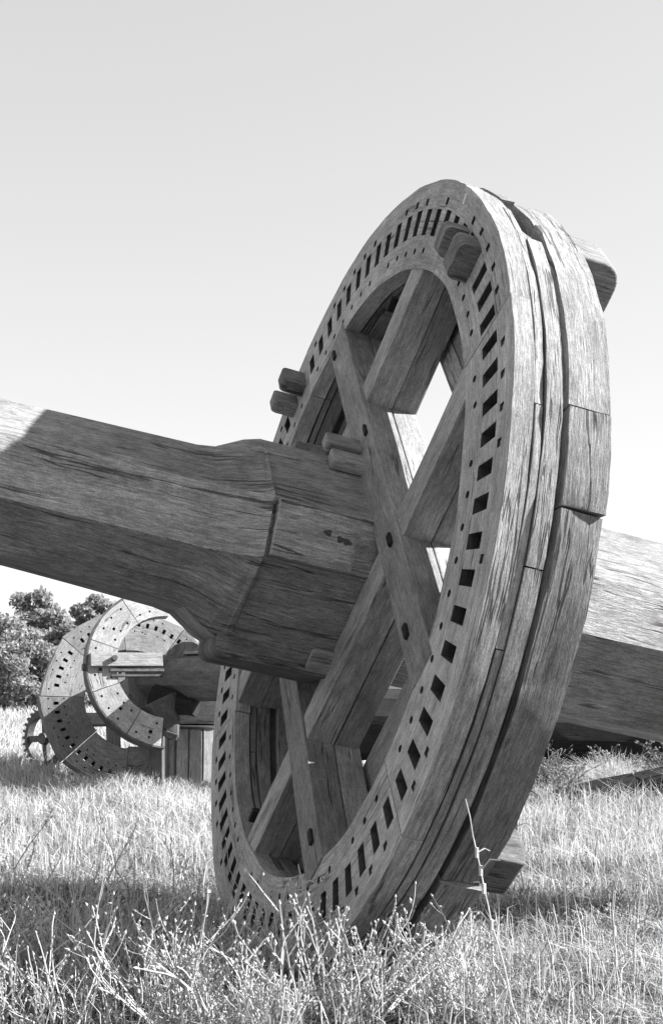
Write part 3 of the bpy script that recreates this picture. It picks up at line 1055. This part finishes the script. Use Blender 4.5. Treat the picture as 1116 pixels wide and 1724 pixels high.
# near-black log shapes filling the dark area under the right part of the shaft
def lying_log_shape(p0, p1, r, seed, label):
    o0 = Vector(((p0.x + p1.x) / 2, (p0.y + p1.y) / 2, 0))
    mb = MB()
    oct_rod(mb, p0 - o0, p1 - o0, r, r * 0.85, n=12, seg=14, jit=0.02, seed=seed)
    o = mb.build('dark_log_shape', M_BLACK, None, bevel=0.004)
    o.location = o0
    tag(o, label, 'log', 'dark log shapes under the shaft')
lying_log_shape(pw(930, 1352, 9.4), pw(1300, 1270, 9.6), 0.085, 3, 'thin dark log shape sloping up to the right in the grass under the shaft')
lying_log_shape(pw(575, 1218, 11.2), pw(1340, 1240, 11.6), 0.29, 5, 'thick black log shape under the shaft, behind the bright tuft')

# ------------------------------------------------------------------ trees on the field edge
def leaf_cloud(name, mat, centers, radii, n, size, parent, seed, flat=0.8):
    g = np.random.default_rng(seed)
    w = np.array(radii) ** 2
    idx = g.choice(len(centers), n, p=w / w.sum())
    d = g.normal(size=(n, 3)); d /= np.linalg.norm(d, axis=1)[:, None]
    rr = np.array(radii)[idx] * (0.35 + 0.75 * g.random(n) + 0.25 * np.abs(g.normal(size=n)))
    pos = np.array(centers)[idx] + d * rr[:, None] * np.array([1, 1, flat])
    a = g.normal(size=(n, 3)); a /= np.linalg.norm(a, axis=1)[:, None]
    b = np.cross(a, g.normal(size=(n, 3))); b /= np.linalg.norm(b, axis=1)[:, None]
    s = size * (0.5 + g.random(n))[:, None]
    v = np.stack([pos - a * s, pos + b * s * 0.5, pos + a * s, pos - b * s * 0.5], 1).reshape(-1, 3)
    me = bpy.data.meshes.new(name)
    me.vertices.add(4 * n); me.vertices.foreach_set('co', v.astype(np.float32).ravel())
    me.loops.add(4 * n); me.loops.foreach_set('vertex_index', np.arange(4 * n, dtype=np.int32))
    me.polygons.add(n)
    me.polygons.foreach_set('loop_start', np.arange(n, dtype=np.int32) * 4)
    me.update(calc_edges=True)
    at = me.attributes.new('shade', 'FLOAT', 'POINT')
    at.data.foreach_set('value', np.repeat(g.random(n), 4).astype(np.float32))
    me.materials.append(mat)
    o = bpy.data.objects.new(name, me)
    COL.objects.link(o)
    o.parent = parent
    return o

def tree(px, top_y, width_px, Y, seed, label, n=16000):
    rg = random.Random(seed)
    base = pw(px, 1140, Y)
    top = pw(px, top_y, Y).z
    wr = width_px / 2424.5 * Y / 2
    root = empty('field_edge_tree', (base.x, Y, gz(base.x, Y)))
    tag(root, label, 'tree', 'trees along the far edge of the field')
    mb = MB()
    H = top
    pts = [Vector((0, 0, -0.2)), Vector((0.05, 0, H * 0.3)), Vector((-0.05, 0.05, H * 0.6)), Vector((0.0, 0, H * 0.85))]
    rad = [0.16, 0.12, 0.08, 0.02]
    def tube(pts, rad, k=6):
        rs = []
        for p_, r_ in zip(pts, rad):
            rs.append([p_ + Vector((math.cos(i * 6.283 / k) * r_, math.sin(i * 6.283 / k) * r_, 0)) for i in range(k)])
        for i in range(len(rs) - 1):
            for j in range(k):
                mb.face([rs[i][j], rs[i][(j + 1) % k], rs[i + 1][(j + 1) % k], rs[i + 1][j]], [(0, 0)] * 4)
    tube(pts, rad)
    cs, rs_ = [], []
    for i in range(58):
        a_ = rg.uniform(0, 6.283); hh = rg.uniform(0.10, 0.9)
        prof = math.sqrt(max(0.05, 1 - ((hh - 0.42) / 0.55) ** 2))
        d_ = wr * prof * rg.uniform(0.2, 1.0)
        r_ = wr * rg.uniform(0.09, 0.22) * (0.75 + 0.5 * prof)
        c_ = Vector((math.cos(a_) * d_, math.sin(a_) * d_ * 0.8, min(H * hh, H - r_ * 0.8)))
        cs.append(c_); rs_.append(r_)
        tube([Vector((0, 0, H * hh * 0.5)), Vector(c_) * 0.6 + Vector((0, 0, H * hh * 0.12)), c_], [0.05, 0.03, 0.01], 4)
    cs.append(Vector((0, 0, H * .93))); rs_.append(wr * 0.2)
    mb.build('trunk', M_BARK, root)
    leaf_cloud('crown', M_LEAF, [tuple(c) for c in cs], rs_, n, 0.055 * Y / 34, root, seed)
tree(20, 1040, 190, 32.0, 1, 'leafy tree with a broad low crown at the left picture edge')
tree(66, 988, 130, 34.0, 2, 'tallest leafy tree, its bushy top standing free against the sky')
tree(158, 998, 110, 37.0, 3, 'leafy tree with a rounded top, just left of the far wheel')
tree(112, 1050, 130, 31.0, 4, 'lower leafy bush tree filling the gap between two taller trees')
tree(215, 1045, 120, 36.0, 5, 'leafy tree mostly hidden behind the pale far wheel')
tree(190, 1062, 150, 33.0, 8, 'low pale bush tree right behind the rim of the far wheel')
tree(60, 1085, 190, 29.0, 9, 'low leafy bush in front of the trees at left')
tree(-50, 1010, 170, 33.0, 6, 'leafy tree cut by the left picture edge')

# ------------------------------------------------------------------ grass
def gzv_np(x, y):
    return np.array([gz(a, b) for a, b in zip(x, y)])

def blades(name, label, x, y, h, w, lean, seed, mat=M_GRASS, droop=0.35, bank=None, cat=None, shade_lo=0.0, shade_hi=1.0, mod=None):
    g = np.random.default_rng(seed)
    n = len(x)
    z = gzv_np(x, y)
    ang = g.random(n) * 2 * np.pi
    la = lean * np.abs(g.normal(size=n))
    dx, dy = np.cos(ang) * la, np.sin(ang) * la
    fa = g.random(n) * np.pi
    wx, wy = np.cos(fa) * w, np.sin(fa) * w
    base = np.stack([x, y, z - 0.01], 1)
    side = np.stack([wx, wy, np.zeros(n)], 1) * 0.5
    mid = base + np.stack([dx * h * 0.35, dy * h * 0.35, h * 0.6], 1)
    dr = droop * g.random(n)
    tip = base + np.stack([dx * h * (1 + dr), dy * h * (1 + dr), h * (1 - 0.4 * dr)], 1)
    v = np.stack([base - side, base + side, mid + side * 0.75, mid - side * 0.75, tip], 1).reshape(-1, 3)
    o5 = np.arange(n, dtype=np.int32)[:, None] * 5
    loops = np.concatenate([o5 + np.array([0, 1, 2, 3]), o5 + np.array([3, 2, 4])], 1).ravel()
    me = bpy.data.meshes.new(name)
    me.vertices.add(5 * n); me.vertices.foreach_set('co', v.astype(np.float32).ravel())
    me.loops.add(7 * n); me.loops.foreach_set('vertex_index', loops.astype(np.int32))
    me.polygons.add(2 * n)
    ls = (np.arange(n, dtype=np.int32)[:, None] * 7 + np.array([0, 4], dtype=np.int32)).ravel()
    me.polygons.foreach_set('loop_start', ls)
    me.update(calc_edges=True)
    at = me.attributes.new('shade', 'FLOAT', 'POINT')
    sh = shade_lo + (shade_hi - shade_lo) * g.random(n)
    if mod is not None:
        sh = np.clip(sh * mod, 0, 1)
    at.data.foreach_set('value', np.repeat(sh, 5).astype(np.float32))
    me.materials.append(mat)
    o = bpy.data.objects.new(name, me)
    COL.objects.link(o)
    tag(o, label, cat, None, 'stuff')
    return o

def scatter(n, y0, y1, spread, margin, seed, power=1.0):
    g = np.random.default_rng(seed)
    y = y0 + (y1 - y0) * g.random(n) ** power
    # proportional to width
    x = (g.random(n) * 2 - 1) * (spread * y + margin)
    return x, y, g

def patchy(x, y, f, seed):
    return np.array([noise.noise(Vector((a * f, b * f, seed))) for a, b in zip(x, y)])

x, y, g = scatter(150000, 3.0, 6.6, 0.24, 0.55, 21)
thinned = (x < 0.15) & (y > 4.15 + 0.1 * np.sin(x * 7)) & (y < 5.25 + 0.15 * np.sin(x * 5 + 1)) & (g.random(len(x)) < 0.8)  # grass thinned so dark soil deepens the wheel's shadow band
thinned |= (x < 0.2) & (y <= 4.3) & (g.random(len(x)) < 0.45)
x, y = x[~thinned], y[~thinned]
pt = patchy(x, y, 2.6, 1.0) + 0.6 * patchy(x, y, 9.0, 2.0)
h = (0.045 + 0.075 * g.random(len(x))) * (1 + 0.7 * pt)
blades('near_grass', 'short tangled dry grass round the foot of the big wheel', x, y, h, 0.0028 + 0.003 * g.random(len(x)), 0.95, 31, cat='grass', droop=0.9, mod=0.85 + 1.1 * pt)
x, y, g = scatter(75000, 6.4, 12.8, 0.25, 0.9, 22)
pt = patchy(x, y, 1.6, 3.0) + 0.5 * patchy(x, y, 6.0, 5.0)
h = (0.07 + 0.09 * g.random(len(x))) * (1 + 0.7 * pt)
blades('middle_grass', 'dry grass between the two mill wheels', x, y, h, 0.005 + 0.004 * g.random(len(x)), 0.7, 32, cat='grass', droop=0.7, shade_lo=0.25, mod=1.0 + 0.6 * pt)
x, y, g = scatter(70000, 12.4, 46.0, 0.27, 2.0, 23, 1.5)
h = (0.14 + 0.14 * g.random(len(x)))
blades('far_grass', 'pale dry grass of the far field below the trees', x, y, h, 0.012 + 0.012 * g.random(len(x)), 0.5, 33, cat='grass', shade_lo=0.45)
# taller straw standing among it
x, y, g = scatter(4200, 3.3, 9.0, 0.24, 0.5, 24)
h = 0.13 + 0.15 * g.random(len(x))
blades('straw', 'taller pale straw stems standing among the grass', x, y, h, 0.003 + 0.0015 * g.random(len(x)), 0.40, 34, cat='grass', shade_lo=0.6, droop=0.9)
# tufts on the bank under the right part of the shaft
g = np.random.default_rng(25)
x = 2.0 + 0.28 * g.normal(size=5000); y = 10.2 + 0.25 * g.normal(size=5000)
blades('bank_grass', 'bright grass tuft on the bank under the shaft at right', x, y, (0.06 + 0.26 * g.random(5000)) * (0.4 + 0.6 * np.exp(-((x - 2.0) / 0.3) ** 2)) + 0.03, 0.005 + 0.004 * g.random(5000), 0.6, 35, cat='grass', shade_lo=0.7, droop=0.9)

g = np.random.default_rng(27)
x = 1.3 + 1.5 * g.random(2600); y = 8.7 + 0.9 * g.random(2600)
blades('log_grass', 'tall straggling grass growing up round the thin dark log shape', x, y, 0.09 + 0.2 * g.random(2600), 0.005 + 0.004 * g.random(2600), 0.5, 36, cat='grass', shade_lo=0.3, droop=0.9)

# ------------------------------------------------------------------ twiggy weeds
def weed_mesh(name, seed, H, mat, branchy=1.0, bud=0.0032, stems=5, thick=0.0031):
    rg = random.Random(seed)
    vs, fs, sh = [], [], []
    def tube(pts, r0, r1, s):
        k = 3
        i0 = len(vs)
        n = len(pts)
        for i, p_ in enumerate(pts):
            t = (pts[min(i + 1, n - 1)] - pts[max(i - 1, 0)]).normalized()
            a_ = t.orthogonal().normalized(); b_ = t.cross(a_)
            r_ = r0 + (r1 - r0) * i / (n - 1)
            for j in range(k):
                an = j * 2.0944
                vs.append(p_ + (a_ * math.cos(an) + b_ * math.sin(an)) * r_); sh.append(s)
        for i in range(n - 1):
            for j in range(k):
                j2 = (j + 1) % k
                fs.append((i0 + i * k + j, i0 + i * k + j2, i0 + (i + 1) * k + j2, i0 + (i + 1) * k + j))
    def budm(p_, t, r, s):
        i0 = len(vs)
        t = t.normalized(); a_ = t.orthogonal().normalized(); b_ = t.cross(a_)
        vs.append(p_ - t * r * 1.2); sh.append(s)
        for j in range(4):
            vs.append(p_ + (a_ * math.cos(j * 1.5708) + b_ * math.sin(j * 1.5708)) * r); sh.append(s)
        vs.append(p_ + t * r * 2.4); sh.append(s)
        for j in range(4):
            j2 = (j + 1) % 4
            fs.append((i0, i0 + 1 + j2, i0 + 1 + j)); fs.append((i0 + 5, i0 + 1 + j, i0 + 1 + j2))
    def branch(p_, d, L, r, depth):
        n = max(4, int(L / 0.025))
        pts = [p_.copy()]
        dd = d.normalized()
        for i in range(n):
            dd = (dd + Vector((rg.gauss(0, .13), rg.gauss(0, .13), rg.gauss(0.05, .09)))).normalized()
            pts.append(pts[-1] + dd * (L / n))
        s = rg.uniform(0.35, 1.0)
        tube(pts, r, r * 0.5, s)
        budm(pts[-1], dd, bud * rg.uniform(0.8, 1.3), 1.0)
        for i in range(1, n):
            if depth < 2 and i > n * 0.2 and rg.random() < 0.52 * branchy:
                side = Vector((rg.gauss(0, 1), rg.gauss(0, 1), rg.uniform(0.2, 0.9))).normalized()
                branch(pts[i], (dd * 0.5 + side).normalized(), L * rg.uniform(0.22, 0.45), r * 0.6, depth + 1)
            elif rg.random() < 0.33:
                sd = Vector((rg.gauss(0, 1), rg.gauss(0, 1), rg.gauss(0.3, .6))).normalized()
                budm(pts[i] + sd * r * 2.5, sd, bud * rg.uniform(0.6, 1.1), rg.uniform(.5, 1))
    for _ in range(stems):
        d = Vector((rg.gauss(0, .28), rg.gauss(0, .28), 1))
        branch(Vector((rg.gauss(0, .02), rg.gauss(0, .02), -0.01)), d, H * rg.uniform(0.75, 1.1), thick, 0)
    me = bpy.data.meshes.new(name)
    me.from_pydata([tuple(v) for v in vs], [], fs)
    at = me.attributes.new('shade', 'FLOAT', 'POINT')
    at.data.foreach_set('value', np.array(sh, dtype=np.float32))
    me.materials.append(mat)
    return me

protos = [weed_mesh('twiggy_weed', 50 + i, 0.20 + 0.035 * (i % 5), M_WEED) for i in range(9)]
protos += [weed_mesh('twiggy_weed', 80 + i, 0.24 + 0.04 * (i % 4), M_WEED, 0.45, 0.0026, 7, 0.0024) for i in range(5)]
protos += [weed_mesh('twiggy_weed', 95 + i, 0.17 + 0.03 * (i % 4), M_WEED, 1.25, 0.0032, 5, 0.0036) for i in range(4)]
rg = random.Random(99)
cnt = 0
ZONES = ((-0.62, 'pale twiggy dried weed with small buds in the left foreground corner'),
         (-0.30, 'pale twiggy dried weed with small buds, in front of the shadow band'),
         (0.02, 'pale twiggy dried weed with small buds, below the left edge of the big wheel'),
         (9.0, 'pale twiggy dried weed with small buds, in front of the wheel foot'))
while cnt < 170:
    yy = rg.uniform(3.4, 4.75)
    xx = rg.uniform(-1.2, 0.36)
    if xx > 0.1 and rg.random() < 0.5:
        continue
    if yy > 4.4 and xx > -0.35:
        continue
    o = bpy.data.objects.new('twiggy_weed', rg.choice(protos))
    COL.objects.link(o)
    s_ = rg.uniform(0.65, 1.22) * (1.0 if yy < 4.3 else 0.85)
    o.location = (xx, yy, gz(xx, yy))
    o.rotation_euler = (rg.gauss(0, .12), rg.gauss(0, .12), rg.uniform(0, 6.28))
    o.scale = (s_, s_, s_)
    for i, (lim_, lab) in enumerate(ZONES):
        if xx < lim_:
            tag(o, lab, 'weed', 'twiggy weeds, patch %s' % 'ABCD'[i])
            break
    cnt += 1

# low tangled scrub: one mass of small curled twigs
def scrub(name, label, n, xr, yr, seed):
    g = random.Random(seed)
    base = [weed_mesh('scrub_proto', 300 + i, 0.075 + 0.02 * i, M_WEED, 1.1, 0.0030, 5, 0.0019) for i in range(4)]
    arr = []
    for me in base:
        v = np.empty(len(me.vertices) * 3, np.float32); me.vertices.foreach_get('co', v)
        sh = np.empty(len(me.vertices), np.float32); me.attributes['shade'].data.foreach_get('value', sh)
        arr.append((v.reshape(-1, 3), [tuple(p.vertices) for p in me.polygons], sh))
    V, F, S, off = [], [], [], 0
    for i in range(n):
        v, f, sh = arr[g.randrange(4)]
        y_ = g.uniform(*yr)
        x_ = g.uniform(*xr) * y_ / 4.0
        a_ = g.uniform(0, 6.283); sc_ = g.uniform(0.6, 1.25)
        rot = np.array([[math.cos(a_), -math.sin(a_), 0], [math.sin(a_), math.cos(a_), 0], [0, 0, 1]])
        V.append((v * sc_) @ rot.T + np.array([x_, y_, gz(x_, y_)]))
        F.extend([tuple(k + off for k in q_) for q_ in f])
        S.append(sh * g.uniform(0.2, 1.0)); off += len(v)
    me = bpy.data.meshes.new(name)
    me.from_pydata(np.concatenate(V).tolist(), [], F)
    at = me.attributes.new('shade', 'FLOAT', 'POINT')
    at.data.foreach_set('value', np.concatenate(S).astype(np.float32))
    me.materials.append(M_WEED)
    for b_ in base:
        bpy.data.meshes.remove(b_)
    o = bpy.data.objects.new(name, me)
    COL.objects.link(o)
    tag(o, label, 'scrub', None, 'stuff')
    print('scrub tris', len(F))
scrub('low_scrub', 'low tangled dry scrub covering the right foreground', 360, (0.22, 1.2), (3.3, 5.6), 5)

# single tall stalks
def stalk(px0, py0, px1, py1, Y, seed, label, r=0.0028, knots=4):
    g = random.Random(seed)
    p0, p1 = pw(px0, py0, Y), pw(px1, py1, Y)
    o0 = Vector((p0.x, Y, gz(p0.x, Y)))
    mb = MB()
    n = 14
    pts = []
    for i in range(n + 1):
        f = i / n
        p_ = (p1 - o0) * f + Vector((math.sin(f * 5 + seed) * 0.006, 0, 0)) + Vector((g.gauss(0, .002), g.gauss(0, .002), 0))
        p_.z = (p1.z - o0.z) * f - 0.01 * (1 - f)
        pts.append(p_)
    for i in range(n):
        disc_rod(mb, pts[i], pts[i + 1], r * (1.1 - 0.6 * i / n), 5)
    st = mb.build('dry_stalk', M_STALK)
    st.location = o0
    for k in range(knots):
        i = int(n * (0.55 + 0.4 * k / max(1, knots)))
        mb = MB()
        sd = Vector((g.choice((-1, 1)) * g.uniform(.5, 1), g.uniform(-.5, .5), g.uniform(0.2, 0.9))).normalized()
        L = g.uniform(0.03, 0.07)
        a_ = pts[i]; b_ = a_ + sd * L * 0.6; c_ = b_ + (sd + Vector((0, 0, -0.8))).normalized() * L * 0.4
        disc_rod(mb, a_, b_, r * 0.7, 4); disc_rod(mb, b_, c_, r * 0.55, 4)
        disc_rod(mb, a_ - Vector((0, 0, .012)), a_ + Vector((0, 0, .012)), r * 1.9, 5)
        mb.build('twig', M_STALK, st)
    tag(st, label, 'stalk', 'single dry stalks')
M_STALK = plain('straw_stalk', 0.42, 0.8, 0.25, 40)
stalk(876, 1740, 786, 1345, 3.55, 1, 'tall pale dry stalk leaning left in front of the wheel rim')
stalk(1050, 1724, 1030, 1500, 3.85, 2, 'straight pale stalk near the right bottom corner', knots=2)
stalk(1068, 1700, 1072, 1490, 4.0, 3, 'second straight pale stalk beside it, nearest the right picture edge', knots=2)
stalk(950, 1650, 905, 1530, 4.1, 4, 'short bent pale stalk in the right foreground', knots=1)
stalk(700, 1570, 610, 1505, 4.2, 5, 'pale twig slanting across the dark foot of the wheel', knots=2)
stalk(560, 1640, 505, 1455, 4.1, 6, 'tallest twiggy stalk in front of the wheel opening', knots=5, r=0.0034)
stalk(880, 1500, 868, 1350, 5.6, 7, 'thin stalk standing in the lit grass right of the wheel', knots=3)

# dark brush heaped under the right part of the shaft
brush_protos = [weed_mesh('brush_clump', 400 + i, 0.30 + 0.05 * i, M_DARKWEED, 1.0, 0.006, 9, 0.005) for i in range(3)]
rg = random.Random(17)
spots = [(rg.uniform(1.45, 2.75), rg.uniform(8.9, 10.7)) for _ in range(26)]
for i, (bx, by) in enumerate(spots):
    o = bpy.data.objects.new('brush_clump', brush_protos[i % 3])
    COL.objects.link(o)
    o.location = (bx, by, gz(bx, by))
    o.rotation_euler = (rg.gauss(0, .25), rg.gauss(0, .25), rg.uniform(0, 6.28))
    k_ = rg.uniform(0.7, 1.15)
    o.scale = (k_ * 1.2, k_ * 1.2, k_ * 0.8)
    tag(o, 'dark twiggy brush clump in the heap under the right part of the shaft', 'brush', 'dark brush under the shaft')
